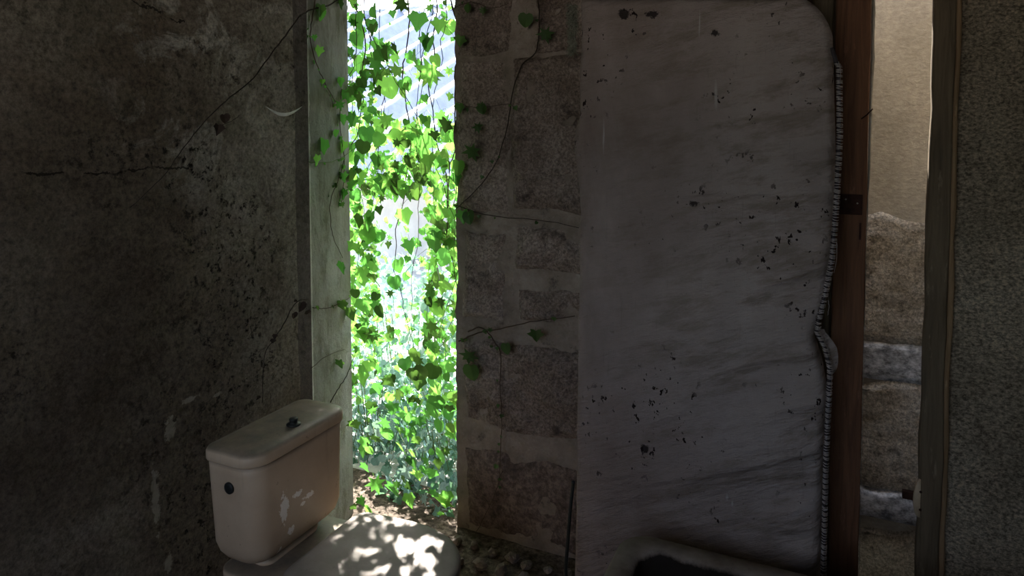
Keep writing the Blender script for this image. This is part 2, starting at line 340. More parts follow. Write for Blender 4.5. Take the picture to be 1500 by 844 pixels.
M = dict(left=m_leftwall(), reveal=m_reveal(), mortar=m_mortar(), ceramic=m_ceramic(), lid=m_lid(), tub=m_tub(), cloth=m_cloth(),
    stone=m_stone('rough_granite', (.17, .125, .10), (.28, .22, .185), (.40, .33, .285)),
    stone_dark=m_stone('shaded_granite', (.10, .072, .058), (.16, .12, .10), (.22, .17, .145), 30, .008),  # darker granite for the low stone, its shadow put into the colour
    right=m_render('rough_cast_render', (.29, .235, .165), (.49, .41, .30), (.66, .58, .44), 95, .02),
    smooth=m_render('smooth_corridor_plaster', (.30, .265, .205), (.39, .345, .275), (.47, .42, .34), 40, .003, .18),
    pebble=m_stone('pebbly_render', (.30, .245, .18), (.52, .45, .36), (.75, .70, .62), 60, .014),
    grey=m_render('grey_cement_band', (.30, .30, .31), (.40, .40, .41), (.48, .48, .49), 22, .004),
    floor=m_render('dirt_floor', (.07, .055, .045), (.13, .105, .085), (.2, .17, .14), 35, .012),
    red=m_wood('red_brown_wood', (.07, .03, .016), (.165, .078, .04), (.06, .02, .01)),
    olive=m_wood('weathered_wood', (.07, .05, .03), (.14, .105, .065), (.03, .02, .012)),
    ltwood=m_wood('raw_wood_edge', (.16, .10, .05), (.27, .18, .10), (.08, .05, .03)),
    rust=m_plain('rusty_iron', (.035, .014, .009), .8, .3, .5, 60), steel=m_plain('worn_screw_head', (.35, .33, .3), .4, .8),
    dark=m_plain('dark_plastic', (.018, .020, .019), .45), ivory=m_plain('aged_ivory_plate', (.36, .28, .19), .5),
    thread=m_plain('pale_thread', (.42, .38, .36), .9), cord=m_plain('dark_seam_cord', (.035, .03, .033), .9),
    twig=m_plain('brown_ivy_stem', (.06, .038, .024), .85), twig_dry=m_plain('dead_ivy_stem', (.03, .02, .014), .9),
    gstem=m_plain('green_ivy_stem', (.10, .14, .04), .6), bead=m_plain('chalky_bead', (.34, .33, .29), .9), web=m_plain('dusty_cobweb', (.8, .8, .76), .9),
    leaf=m_leaf('ivy_leaf', [(0, (.035, .10, .018)), (.5, (.07, .19, .03)), (1, (.13, .28, .05))], [(0, (.07, .24, .04)), (.5, (.13, .38, .06)), (1, (.26, .58, .09))]),
    leafd=m_leaf('shaded_ivy_leaf', [(0, (.03, .06, .02)), (1, (.06, .12, .03))], [(0, (.05, .12, .02)), (1, (.12, .25, .04))], tr=.35),  # darker copy of the ivy leaf, shade put into its colour
    leafx=m_leaf('outer_ivy_leaf', [(0, (.04, .11, .02)), (.5, (.08, .20, .035)), (1, (.18, .32, .06))], [(0, (.07, .24, .04)), (.5, (.14, .40, .06)), (1, (.34, .64, .12))], True),
    weed=m_leaf('weed_leaf', [(0, (.08, .20, .18)), (.5, (.22, .38, .42)), (1, (.48, .62, .72))], [(0, (.12, .28, .12)), (1, (.35, .5, .4))], True, .35),  # haze and blue skylight put into the pale leaf colour
    dead=m_plain('dead_leaf', (.045, .028, .02), .9), moss=m_plain('grey_moss', (.22, .22, .17), .95, 0, .5),
    ceil=m_plain('ceiling_plaster', (.16, .145, .125), .95, 0, .3, 3, .01), outwall=m_plain('whitewashed_wall', (.74, .73, .70), .9, 0, .12, 2, .01),
    yard=m_plain('beige_yard_wall', (.70, .56, .40), .9, 0, .15, 3, .01),
    ground=m_plain('dry_ground', (.62, .60, .56), .95, 0, .3, 3, .02), roofing=m_plain('corrugated_roof_sheet', (.34, .36, .42), .6, 0, .2, 5, .002),
    debris=m_plain('mortar_rubble', (.20, .17, .15), .95, 0, .4, 30, .01))
# ------------------------------------------------------------------ setting
def relief(name, fn, nu, nv, mat, parent=None):
    """a grid surface fn(s, t) -> point, s, t in 0..1"""
    vs = [fn(i/nu, j/nv) for j in range(nv+1) for i in range(nu+1)]
    fs = [(j*(nu+1)+i, j*(nu+1)+i+1, (j+1)*(nu+1)+i+1, (j+1)*(nu+1)+i) for j in range(nv) for i in range(nu)]
    return mesh(name, vs, fs, mat, parent)
ST = 'structure'
CEIL = 2.6
fl = box('floor', (-2.3, -1.5, -.1), (2.1, 2.6, 0), M['floor']); tag(fl, 'dark dirt and cement floor', None, None, ST)
ce = box('ceiling', (-2.3, -1.5, CEIL), (2.1, 2.76, CEIL+.12), M['ceil']); tag(ce, 'dark plaster ceiling above the room', kind=ST)
# left wall: relief surface + body
def lw(s, t):
    v = -1.2+s*3.13; z = t*CEIL
    d = .010*fbm((0, v, z), 2.2, 5)+.004*fbm((3, v, z), 11, 4)
    k = max(0, (v-1.86)/.07)
    d *= (1-min(1, k))
    return Vector((-1.7+d, v, z))
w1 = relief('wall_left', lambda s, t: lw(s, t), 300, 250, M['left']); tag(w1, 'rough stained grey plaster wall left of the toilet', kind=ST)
box('wall_core', (-2.1, -1.2, 0), (-1.725, 1.92, CEIL), M['left'], w1)
prism('plaster_reveal', [(-1.7, 1.93), (-1.80, 2.285), (-2.2, 2.72), (-2.6, 2.72), (-2.6, 1.93)], 0, CEIL, M['reveal'], w1)['label'] = 'pale limewashed reveal beside the ivy-filled opening'
# back wall: mortar relief with proud stones
def mort(s, t):
    u = -1.345+s*1.295; z = t*CEIL
    d = .014*fbm((u, 0, z), 3.5, 5)+.006*fbm((u, 5, z), 14, 4)
    e = .012*fbm((9, 1, z), 6, 4)*(1-s)**12
    return Vector((u+e, 2.375-d, z))
wb = relief('wall_back', mort, 110, 230, M['mortar']); tag(wb, 'rough stone wall with lime mortar right of the opening', kind=ST)
box('wall_core', (-1.335, 2.40, 0), (-.05, 2.75, CEIL), M['mortar'], wb)
box('lintel', (-2.6, 2.30, 2.36), (-1.33, 2.75, CEIL), M['mortar'], wb, .01)
def stone(px0, py0, px1, py1, mat, th=.018, seed=0, rough=1.0):
    a = on(px0, py0, 1, 2.37); b = on(px1, py1, 1, 2.37); a2 = on(px0, py1, 1, 2.37)
    u0, u1, z1, z0 = a.x, b.x, a.z, (b.z+a2.z)/2
    z0 = max(z0, .0); z1 = min(z1, CEIL-.01); W_, H_ = u1-u0, z1-z0
    def f(s, t):
        u = u0+W_*s; z = z0+H_*t
        e = min(s*W_, (1-s)*W_, t*H_, (1-t)*H_)*(1-.0)-.012*max(0, fbm((u, 8, z), 9, 3)); e = max(0, e)
        k = min(1, e/.03)**.5
        wob = .018*fbm((u+seed, 3, z), 4.5, 4)
        return Vector((u+wob, 2.385-(th+.012)*k-rough*k*(.024*fbm((u, seed, z), 6, 6)+.008*fbm((u, seed, z), 24, 4)), z+wob))
    return relief('stone', f, max(12, int(W_/.008)), max(12, int(H_/.008)), mat, wb)
for i, (a, m_, th, rg) in enumerate([((664, -80, 750, 82), 'stone', .016, .8), ((786, -80, 900, 72), 'stone', .022, 1.1),
        ((668, 94, 748, 316), 'stone', .010, .5), ((748, 84, 900, 312), 'stone', .026, 1.5), ((676, 340, 738, 470), 'stone', .018, 1),
        ((754, 334, 900, 402), 'stone', .02, 1.4), ((678, 492, 900, 640), 'stone', .020, 1.2), ((680, 652, 900, 800), 'stone_dark', .008, .5), ((760, 420, 900, 478), 'stone', .008, 1.2)]):
    stone(*a, M[m_], th, i*7.3, rg)
# right piece of wall beyond the doorway
def rw(s, t):
    u = .335+s*1.665; z = t*CEIL
    e = .010*fbm((2, 1, z), 5, 4)*(1-s)**20
    return Vector((u+e, 2.34-.010*fbm((u, 1, z), 4, 5)-.003*fbm((u, 5, z), 30, 3), z))
wr = relief('wall_right', rw, 260, 300, M['right']); tag(wr, 'rough-cast render wall right of the weathered doorpost', kind=ST)
box('wall_core', (.36, 2.37, 0), (2.0, 2.6, CEIL), M['right'], wr)
box('lintel', (-.05, 2.36, 2.3), (.36, 2.6, CEIL), M['right'], wr)
t = box('wall_side', (2.0, -1.2, 0), (2.1, 2.6, CEIL), M['right']); tag(t, 'side wall out of view on the right', kind=ST)
# rear wall with a made-up window opening behind the camera for the fill lamp
wr2 = box('wall_rear', (-2.1, -1.3, 0), (2.1, -1.2, 1.15), M['ceil']); tag(wr2, 'rear wall behind the viewer', kind=ST)
for lo, hi in (((-2.1, -1.3, 2.3), (2.1, -1.2, CEIL)), ((-2.1, -1.3, 1.15), (-1.2, -1.2, 2.3)), ((.1, -1.3, 1.15), (2.1, -1.2, 2.3))):
    box('wall_core', lo, hi, M['ceil'], wr2)
# corridor seen through the doorway
cw = box('wall_corridor', (-.6, 3.2, -.5), (1.6, 3.4, CEIL), M['smooth']); tag(cw, 'pale plaster corridor wall seen through the doorway gap', kind=ST)
def cband(y0, y1, mat, nm, th, rg, lab=None):
    z1 = on(1310, y0, 1, 3.2).z; z0 = on(1310, y1, 1, 3.2).z
    z0 = max(z0, -.41)
    def f(s, t_):
        u = -.3+1.6*s; z = z0+(z1-z0)*t_
        e = min(t_, 1-t_)*(z1-z0); k = min(1, e/.03)**.5
        wb_ = .05*fbm((u, 2, z0), 3, 3)*(1 if t_ > .5 else 0)
        return Vector((u, 3.21-(th+.01)*k-rg*k*(.006*fbm((u, 1, z), 8, 5)+.004*fbm((u, 2, z), 40, 3)), z+wb_*(t_ > .9)))
    o = relief(nm, f, 150, max(10, int((z1-z0)/.012)), mat, cw)
    if lab: o['label'] = lab
cband(318, 506, M['pebble'], 'render_patch', .010, .9, 'crumbling pebbly render above the grey band')
cband(500, 562, M['grey'], 'cement_band', .016, .3, 'grey cement band')
cband(556, 722, M['pebble'], 'render_patch', .018, .9, 'pebbly brown and grey render below the grey band')
cband(716, 766, M['grey'], 'cement_band', .03, .4)
cband(770, 960, M['pebble'], 'render_patch', .014, .9, 'pebbly bluish render at the foot')
t = box('floor_corridor', (-.6, 2.6, -.5), (1.6, 3.2, -.4), M['floor']); t.name = 'floor.001'; tag(t, 'corridor floor', kind=ST)
t = box('ceiling', (-.6, 2.76, CEIL), (1.6, 2.86, CEIL+.1), M['ceil']); tag(t, 'strip of corridor ceiling', kind=ST)
for x in (-.7, 1.6):
    t = box('wall_end', (x, 2.6, -.5), (x+.1, 3.4, CEIL), M['smooth']); tag(t, 'corridor end wall hidden from view', kind=ST)
t = box('wall_corridor_near', (-.6, 2.6, 0), (-.05, 2.76, CEIL), M['smooth']); tag(t, 'corridor side of the stone wall', kind=ST)
box('wall_core', (-.06, 2.445, 0), (.04, 2.6, CEIL), M['olive'], wb)  # block added behind the posts to stop corridor light leaking through
# door frame posts
def post(name, x0, x1, xb0, xb1, v0, v1, mat, lab, seed=0, bow=.003):
    a0, a1 = on(x0, 0, 1, v0), on(x1, 0, 1, v0); b0, b1 = on(xb0, 844, 1, v0), on(xb1, 844, 1, v0)
    loops = []
    for k in range(41):
        z = 2.58*k/40; t_ = (z-b0.z)/(a0.z-b0.z)
        ul = b0.x+(a0.x-b0.x)*t_+bow*fbm((seed, 1, z), 4, 4); ur = b1.x+(a1.x-b1.x)*t_+bow*fbm((seed, 7, z), 4, 4)
        loops.append(rrect(ul, v0, ur, v1, .006, z, 2))
    o = loft(name, loops, mat, smooth=True); tag(o, lab, kind=ST); return o
pa = post('trim_1', 1225, 1277, 1212, 1257, 2.33, 2.46, M['red'], 'red-brown wooden doorpost right of the mattress', 1)
pb = post('trim_2', 1368, 1402, 1342, 1376, 2.29, 2.325, M['olive'], 'weathered grey-brown wooden doorpost beside the rough wall', 4, .006)
pc = post('trim_3', 1401, 1410, 1373, 1384, 2.302, 2.345, M['ltwood'], 'bare brown wooden edging strip on the weathered doorpost', 9, .006)
pd = post('trim_4', 1188, 1221, 1176, 1211, 2.345, 2.44, M['olive'], 'grey plaster strip beside the red-brown post', 6)
# pale plaster bead along the red post
def bead(s, t_):
    z = 2.58*t_; a = on(1277, 0, 1, 2.36); b = on(1258, 844, 1, 2.36); k = (z-b.z)/(a.z-b.z); u = b.x+(a.x-b.x)*k
    return Vector((u+(.010+.006*fbm((1, 1, z), 9, 4))*s*max(.15, min(1, (z-1.2)/.5)), 2.37-.004*math.sin(s*PI), z))
relief('plaster_bead', bead, 3, 90, M['bead'], pa)['label'] = 'ragged whitish plaster bead'
# hinge plate with screws and loose nail on the post
h0 = on(1229, 284, 1, 2.328); h1 = on(1263, 315, 1, 2.328)
hp = box('hinge_plate', (h0.x, 2.322, h1.z), (h1.x, 2.331, h0.z), M['rust'], pa, .0015); hp['label'] = 'dark rusty hinge plate'
for x, y in ((1239, 292), (1256, 298)):
    c = on(x, y, 1, 2.322); loft('screw', disc_loops(c, (0, -1, 0), [(.0028, 0), (.0026, .0012), (.0012, .002)], 8), M['steel'], hp)
n0 = on(1262, 174, 1, 2.33); n1 = on(1278, 160, 1, 2.29)
vs, fs = tube_geo([n0, n0.lerp(n1, .5)+Vector((0, 0, -.002)), n1], .0022, .0022, 6); o = mesh('nail', vs, fs, M['rust'], pa); o['label'] = 'bent rusty nail sticking out'
# slot in post below hinge
s0 = on(1260, 332, 1, 2.329); box('slot', (s0.x-.003, 2.326, s0.z-.04), (s0.x+.003, 2.332, s0.z+.012), M['rust'], pa)
# lock plate and spindle on the weathered post
e0 = on(1339, 720, 1, 2.33)
lp = loft('lock_plate', [[Vector((e0.x+.012+(x*.020), 2.30-(.010 if q else 0)+x*.02, e0.z+z*.060)) for x, z in [(math.cos(2*PI*k/24)*sc_, math.sin(2*PI*k/24)*sc_) for k in range(24)]] for q, sc_ in ((0, 1.0), (1, .96))], M['ivory'], pb)
lp['label'] = 'oval ivory lock plate'
sp = box('spindle', (e0.x-.034, 2.29, e0.z-.010), (e0.x+.004, 2.308, e0.z+.012), M['rust'], lp); sp['label'] = 'square dark spindle end'
for dz in (-.032, .022):
    c = Vector((e0.x+.012, 2.286, e0.z+dz)); loft('screw_hole', disc_loops(c, (0, -1, 0), [(.004, 0), (.003, .003)], 8), M['rust'], lp)

# ------------------------------------------------------------------ mattress
def lerp_tab(tab, y):
    for (y0, x0), (y1, x1) in zip(tab, tab[1:]):
        if y <= y1: return x0+(x1-x0)*max(0, (y-y0))/(y1-y0)
    return tab[-1][1]
MV = 2.09                                                       # front face
LT = [(-10, 846), (60, 848), (120, 845), (180, 846), (200, 839), (235, 837), (275, 842), (330, 846), (400, 844), (500, 843), (650, 841), (844, 838), (960, 836)]
RTb = [(-10, 1222), (95, 1226), (200, 1227), (300, 1222), (380, 1216), (430, 1206), (470, 1196), (486, 1194), (510, 1206), (540, 1213), (620, 1209), (700, 1206), (844, 1203), (1000, 1200)]
ZT = lambda u: 2.045-.05*(u+.73)/.63 if u < -.10 else 1.995-.20*(1-math.sqrt(max(0, 1-min(1, (u+.10)/.118)**2)))
def z_to_y(u, z): return proj((u, MV, z))[1]
mt = empty('mattress', (-.36, MV+.06, 0), label='stained greyish-beige mattress standing on end against the wall', cat='mattress')
NP, NR, TH = 110, 230, .12
prof = []
for k in range(9): a = PI*k/8; prof.append((0, -math.sin(a), math.cos(a)))         # left round edge, from back to front
rows = []
for j in range(NR+1):
    t_ = j/NR; zb = .01+t_*2.0; row = []
    yy = z_to_y(-.36, zb)
    ul = on(lerp_tab(LT, yy), yy, 1, MV).x; ur = on(lerp_tab(RTb, z_to_y(0, zb)), z_to_y(0, zb), 1, MV).x
    r = .022
    pts = [(ul+r, MV+TH)]
    for k in range(1, 6): a = PI*k/6; pts.append((ul+r-r*math.sin(a), MV+TH/2+TH/2*math.cos(a)))
    for k in range(NP+1): s_ = k/NP; pts.append((ul+r+(ur-ul-2*r)*s_, MV))
    for k in range(1, 6): a = PI*k/6; pts.append((ur-r+r*math.sin(a), MV+TH/2-TH/2*math.cos(a)))
    pts.append((ur-r, MV+TH))
    for (u, v) in pts:
        zt = ZT(min(u, .017)); z = .01+(zt-.01)*t_
        # wrinkles
        if v < MV+.04:
            q = (u, z-u*(.50-.19*z))
            rgt = .25+.75*max(0, min(1, (u+.62)/.5))
            wr_ = noise.noise(Vector((q[0]*2.0, 3.1, q[1]*9)))
            rd = 1-abs(noise.noise(Vector((q[0]*1.5+5, 1.1, q[1]*7.0))))*2.2
            d = .026*wr_*rgt+.030*max(0, rd-.6)*rgt+.010*noise.noise(Vector((u*2.2, 9, z*2.2)))+.002*noise.noise(Vector((u*9, 9, z*22)))
            cush = .016*max(0, min(1, min(u-ul, ur-u)/.07))**.5
            v = v-d-max(0, cush)
        tt = (zt-z)
        if tt < .03:
            f_ = math.sqrt(max(0, 1-((.03-tt)/.03)**2)); v = MV+TH/2+(v-MV-TH/2)*(.25+.75*f_)
        row.append(Vector((u, v, z)))
    rows.append(row)
nP = len(rows[0]); vs = [p for r_ in rows for p in r_]
fs = [(j*nP+k, j*nP+(k+1) % nP, (j+1)*nP+(k+1) % nP, (j+1)*nP+k) for j in range(NR) for k in range(nP)]
fs += [tuple(range(nP))[::-1], tuple(NR*nP+k for k in range(nP))]
mesh('cover', vs, fs, M['cloth'], mt)
# seam cord and blanket stitches down the right edge
edge = []
for y in range(70, 960, 4):
    x = lerp_tab(RTb, y)+2; p = on(x, y, 1, MV-.004)
    if y < 95: p = on(1226-(95-y)*.30, y, 1, MV-.004)
    edge.append(p)
vs, fs = tube_geo(edge, .0055, .0055, 6); o = mesh('seam_cord', vs, fs, M['cord'], mt); o['label'] = 'dark rolled seam along the right edge'
vs, fs = [], []
for i in range(6, len(edge)-1):
    for h in (0, .5):
        p = edge[i].lerp(edge[i+1], h); tl = R.uniform(-.0015, .0015)
        if R.random() < .06 or (h and i % 2): continue
        a = p+Vector((-.006, -.002, .001+tl)); b = p+Vector((.000, -.0075, 0)); c = p+Vector((.0075, -.003, -.001-tl)); d = p+Vector((.010, .004, -.001))
        tube_geo([a, b, c, d], .00115, .0010, 4, vs, fs)
o = mesh('stitching', vs, fs, M['thread'], mt); o['kind'] = 'stuff'; o['label'] = 'pale blanket stitches over the dark seam'
# torn flap below the pinch
def flap(s, t_):
    y = 482+95*t_; x = lerp_tab(RTb, y)+4+s*(13*max(0, math.sin(min(1, t_*1.3+.1)*PI))**.7+3)
    p = on(x, y, 1, MV+.02+.02*s); p.y += .006*fbm((x*.05, 1, y*.05), 1, 3); return p
relief('torn_flap', flap, 8, 40, M['cloth'], mt)['label'] = 'loose torn cloth edge below the pinched seam'
for (x0, y0, x1, y1) in ((1228, 90, 1231, 118), (1226, 355, 1222, 400), (1213, 440, 1212, 462)):
    vs, fs = tube_geo(smooth_path([on(x0, y0, 1, MV-.01), on((x0+x1)/2+2, (y0+y1)/2, 1, MV-.014), on(x1, y1, 1, MV-.006)], 4, .001), .0007, .0004, 4)
    mesh('loose_thread', vs, fs, M['thread'], mt)
# dark red board seen above the mattress
b0, b1 = on(1120, -25, 1, 2.30), on(1189, 26, 1, 2.30)
o = box('board', (b0.x, 2.25, b1.z-.08), (b1.x, 2.36, b0.z+.3), M['rust'], None, .004); tag(o, 'dark rusty-red board showing above the top right of the mattress', 'board')
# ------------------------------------------------------------------ moss tuft and dark pipe beside the mattress
vs, fs = [], []
for i in range(900):
    t_ = R.random(); p = on(838+R.uniform(-6, 7)*(1-.4*t_), 8+68*t_, 1, 2.06+.02*R.random())
    q = p+Vector((R.uniform(-.012, .012), R.uniform(-.012, .006), R.uniform(-.02, .008)))
    tube_geo([p, p.lerp(q, .5)+Vector((R.uniform(-.004, .004), 0, R.uniform(-.004, .004))), q], .0015, .0010, 3, vs, fs)
o = mesh('moss_tuft', vs, fs, M['moss']); tag(o, 'grey-green moss tuft hanging at the top left edge of the mattress', 'moss')
pp = smooth_path([on(840, 705, 1, 2.2), on(836, 740, 1, 2.2), on(832, 790, 1, 2.2), on(829, 842, 1, 2.2), Vector((-.79, 2.22, .008)), Vector((-.86, 2.16, .008))], 6)
vs, fs = tube_geo(pp, .0065, .0065, 8); o = mesh('hose', vs, fs, M['dark']); tag(o, 'short dark hose rising behind the lower left edge of the mattress', 'hose')

# ------------------------------------------------------------------ toilet
tl = empty('toilet', (-1.15, 1.475, 0), label='dusty pinkish-beige toilet with tank and closed lid below the window opening', cat='toilet')
u_b, u_f, v0, v1 = -1.515, -1.338, 1.288, 1.668
def tk(z, ins=0, fr=0, r=.055):
    k = (z-.43)/.30
    return rrect(u_b+ins, v0+ins+.022*(1-k), u_f-ins-fr, v1-ins-.012*(1-k), (.03, r, r*.75, .03), z, 8)
zs = [(.425, .055, .03), (.430, .035, .02), (.442, .017, .008), (.462, .006, .002), (.49, 0, 0), (.60, 0, 0), (.70, 0, 0), (.728, 0, 0)]
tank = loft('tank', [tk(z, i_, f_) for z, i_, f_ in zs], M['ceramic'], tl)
def ld(z, ins): return rrect(u_b-.004+ins, v0-.008+ins, u_f+.008-ins, v1+.006-ins, (.035, .062, .045, .035), z, 8)
tlid = loft('tank_lid', [ld(.7285, .008), ld(.7290, .002), ld(.733, 0), ld(.752, 0), ld(.760, .003), ld(.765, .012), ld(.767, .03), ld(.768, .06)], M['ceramic'], tl)
c = on(430, 622, 2, .768)
fb = loft('flush_button', disc_loops(c, (0, 0, 1), [(.020, -.002), (.020, .003), (.017, .005), (.012, .006), (.0115, .012), (.0125, .013), (.0125, .018), (.010, .020)], 20), M['dark'], tlid)
fb['label'] = 'dark round flush knob'
c = Vector((-1.425, v0+.004, .665)); loft('side_cap', disc_loops(c, (0, -1, 0), [(.016, -.004), (.016, .004), (.013, .006), (.003, .0065)], 16), M['dark'], tank)['label'] = 'dark round plug in the tank side'
def dplan(u0, u1, vc, hw, z, rb=.045, n=16):
    """back edge at u0 with rounded corners, elliptical front to u1"""
    out = []; um = u0+(u1-u0)*.42
    for k in range(n+1):
        a = -PI/2+PI*k/n; ca, sa = math.cos(a), math.sin(a)
        out.append(Vector((um+(u1-um)*abs(ca)**.85*(1 if ca >= 0 else -1), vc+hw*(abs(sa)**.9)*(1 if sa >= 0 else -1), z)))
    for k in range(6): a = PI/2+PI/2*k/5; out.append(Vector((u0+rb+math.cos(a)*rb, vc+hw*.93-rb+math.sin(a)*rb, z)))
    for k in range(6): a = PI+PI/2*k/5; out.append(Vector((u0+rb+math.cos(a)*rb, vc-hw*.93+rb+math.sin(a)*rb, z)))
    return out
vc = 1.475; U0, U1, HW = -1.275, -.855, .19
loft('lid', [dplan(U0, U1, vc, HW, .437), dplan(U0, U1, vc, HW+.003, .441), dplan(U0, U1, vc, HW+.003, .452), dplan(U0+.003, U1-.003, vc, HW, .458), dplan(U0+.012, U1-.014, vc, HW-.012, .461), dplan(U0+.05, U1-.06, vc, HW-.06, .4635)], M['lid'], tl)['label'] = 'closed greyish seat lid speckled by sunlight'
loft('seat', [dplan(U0+.02, U1-.004, vc, HW-.002, .416), dplan(U0+.02, U1-.001, vc, HW, .420), dplan(U0+.02, U1-.001, vc, HW, .432), dplan(U0+.022, U1-.006, vc, HW-.004, .436)], M['ceramic'], tl)
loft('bowl', [dplan(-1.38, -.98, vc, .10, .0), dplan(-1.38, -.98, vc, .10, .06), dplan(-1.36, -1.0, vc, .085, .16), dplan(-1.37, -.95, vc, .12, .26), dplan(-1.45, -.88, vc, .165, .35), dplan(-1.50, -.862, vc, .182, .395), dplan(-1.50, -.862, vc, .182, .411), dplan(-1.49, -.87, vc, .175, .416)], M['ceramic'], tl)
loft('tank_base', [rrect(-1.49, 1.37, -1.37, 1.58, .03, .40), rrect(-1.49, 1.36, -1.37, 1.59, .03, .432)], M['ceramic'], tl)
for v in (1.40, 1.55):
    loft('hinge', disc_loops((-1.285, v, .43), (0, 1, 0), [(.011, -.02), (.013, -.018), (.013, .018), (.011, .02)], 12), M['ceramic'], tl)
# ------------------------------------------------------------------ bath tub
tb = empty('bathtub', (.15, 1.5, 0), label='grimy rectangular bathtub with a thick rim in front of the mattress', cat='bathtub')
X0, X1, Y0, Y1 = -.505, .85, 1.22, 1.875
T = lambda ins, z, r: rrect(X0+ins, Y0+ins, X1-ins, Y1-ins, max(.02, r-ins), z, 10)
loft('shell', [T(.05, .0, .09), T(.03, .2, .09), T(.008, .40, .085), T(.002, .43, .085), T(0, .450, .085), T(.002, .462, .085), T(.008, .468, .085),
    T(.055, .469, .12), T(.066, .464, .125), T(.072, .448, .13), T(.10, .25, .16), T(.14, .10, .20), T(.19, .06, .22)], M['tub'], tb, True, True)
loft('drain', disc_loops((.6, 1.55, .060), (0, 0, 1), [(.028, 0), (.028, .003), (.022, .004), (.01, .002)], 16), M['steel'], tb)

# ------------------------------------------------------------------ ivy
def leaf_mesh(name, half, mat, fold=.16, curl=.25):
    pts = [(0, .0)]+half+[(0, 1.0)]+[(-x, y) for x, y in half[::-1]]
    vs = [(0, .36, -.02)]+[(x, y, abs(x)*fold-curl*max(0, y-.35)**2) for x, y in pts]
    n = len(pts); fs = [(0, 1+i, 1+(i+1) % n) for i in range(n)]
    # petiole
    b = len(vs); vs += [(-.012, 0, 0), (.012, 0, 0), (.010, -.42, .10), (-.010, -.42, .10)]; fs.append((b, b+1, b+2, b+3))
    m = bpy.data.meshes.new(name); m.from_pydata(vs, [], fs); m.materials.append(mat); return m
IVY = [(.16, -.14), (.42, -.20), (.38, .06), (.70, .18), (.48, .38), (.30, .50), (.16, .78)]
IVY2 = [(.14, -.10), (.36, -.12), (.46, .08), (.62, .26), (.40, .44), (.24, .66), (.12, .86)]
HRT = [(.2, -.13), (.45, -.06), (.58, .18), (.55, .45), (.38, .72), (.18, .90)]
STAR = [(.10, -.05), (.40, -.26), (.28, .08), (.78, .20), (.36, .34), (.42, .66), (.16, .58)]
SH = [IVY, IVY2, HRT, STAR]
LM = [leaf_mesh('ivy_leaf', h, M['leaf']) for h in SH]
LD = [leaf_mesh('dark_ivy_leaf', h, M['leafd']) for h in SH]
LX = [leaf_mesh('dead_leaf', h, M['dead'], .4, .8) for h in (IVY2, HRT)]
def leaf_matrix(p, size, face=(0, -1, 0), down=(0, 0, -1), jit=.5):
    y = (Vector(down)+Vector((R.uniform(-1, 1), R.uniform(-1, 1), R.uniform(-1, 1)))*jit).normalized()
    z = (Vector(face)+Vector((R.uniform(-1, 1), R.uniform(-1, 1), R.uniform(-1, 1)))*jit); x = y.cross(z).normalized(); z = x.cross(y)
    m = Matrix((x, y, z)).transposed().to_4x4(); m.translation = p
    return m @ Matrix.Diagonal((size, size, size, 1))
def add_leaf(parent, p, size, ms, name='leaf', **k):
    o = bpy.data.objects.new(name, R.choice(ms)); COL.objects.link(o); o.parent = parent
    m = leaf_matrix(Vector(p), size, **k); m.translation -= Vector(parent.location); o.matrix_basis = m
    return o
# density of the ivy in the opening, in room space (across the opening 0..1, height z)
def dens(p):
    x, y = proj(p)
    if x < 498 or x > 682: return 0
    f = (x-508)/160; d = .5
    if y < 0: d = .3
    elif y < 60: d = .30 if f < .25 else .10
    elif y < 110: d = .85 if f < .5 else (.5 if .45 < f < .9 and y > 75 else .1)
    elif y < 165: d = .9 if f < .32 else (.25 if .45 < f < .9 and y < 130 else .05)
    elif y < 290: d = .95 if not (f > .4 and y < 190 and f < .8) else .35
    elif y < 450: d = .95 if f < .30 else (.12 if f < .74 else .95)
    elif y < 560: d = .85 if f < .32 else (.22 if f < .72 else .9)
    elif y < 680: d = .40 if f < .6 else .65
    else: d = .28
    if x < 508 or x > 672: d *= .5
    return d
iv = empty('ivy', (-1.6, 2.5, 2.35), label='bright green ivy curtain hanging in the narrow wall opening', cat='ivy')
ivr = empty('ivy', (-1.45, 2.5, 2.35), label='ivy hanging down the right half of the opening against the stone wall', cat='ivy')
iv['label'] = 'dense ivy hanging down the left half of the opening beside the pale reveal'
def side_of(p): return iv if proj(p)[0] < 588 else ivr
def in_open(p):
    # keep to the gap between reveal and stone wall
    u, v = p.x, p.y
    if v < 2.285: ul = -1.7-(v-1.93)*.2817
    else: ul = -1.80-(v-2.285)*.9
    return u > ul+.02 and (u < -1.355 or v < 2.33) and u < -1.33 or False
strands = []
for i in range(16):
    x = R.choice([R.uniform(504, 555), R.uniform(504, 555), R.uniform(640, 672), R.uniform(508, 668)])
    v = R.uniform(2.30, 2.68); yb = R.choice([R.uniform(200, 420), R.uniform(450, 740)])
    top = on(x, -60, 1, v); top.z = min(top.z, 2.35); pts = []; p = top.copy(); zb = on(x, yb, 1, v).z; du = 0
    while p.z > max(zb, .05):
        pts.append(p.copy()); du += R.uniform(-.03, .03); du *= .8
        p = p+Vector((du, R.uniform(-.02, .02), -R.uniform(.06, .12)))
    if len(pts) > 3: strands.append(smooth_path(pts, 3, .004))
for s_ in strands:
    vs, fs = tube_geo(s_, R.uniform(.0018, .004), .0010, 5); mesh('stem', vs, fs, M['twig'] if R.random() < .6 else M['gstem'], side_of(s_[len(s_)//2]))
# side shoots, thin
vs, fs = [], []
for i in range(90):
    s_ = R.choice(strands); p = R.choice(s_); q = p+Vector((R.uniform(-.14, .14), R.uniform(-.08, .08), R.uniform(-.16, .05)))
    tube_geo([p, p.lerp(q, .5)+Vector((0, 0, .03)), q], .0012, .0007, 4, vs, fs)
o = mesh('side_shoots', vs, fs, M['gstem'], iv); o['kind'] = 'stuff'
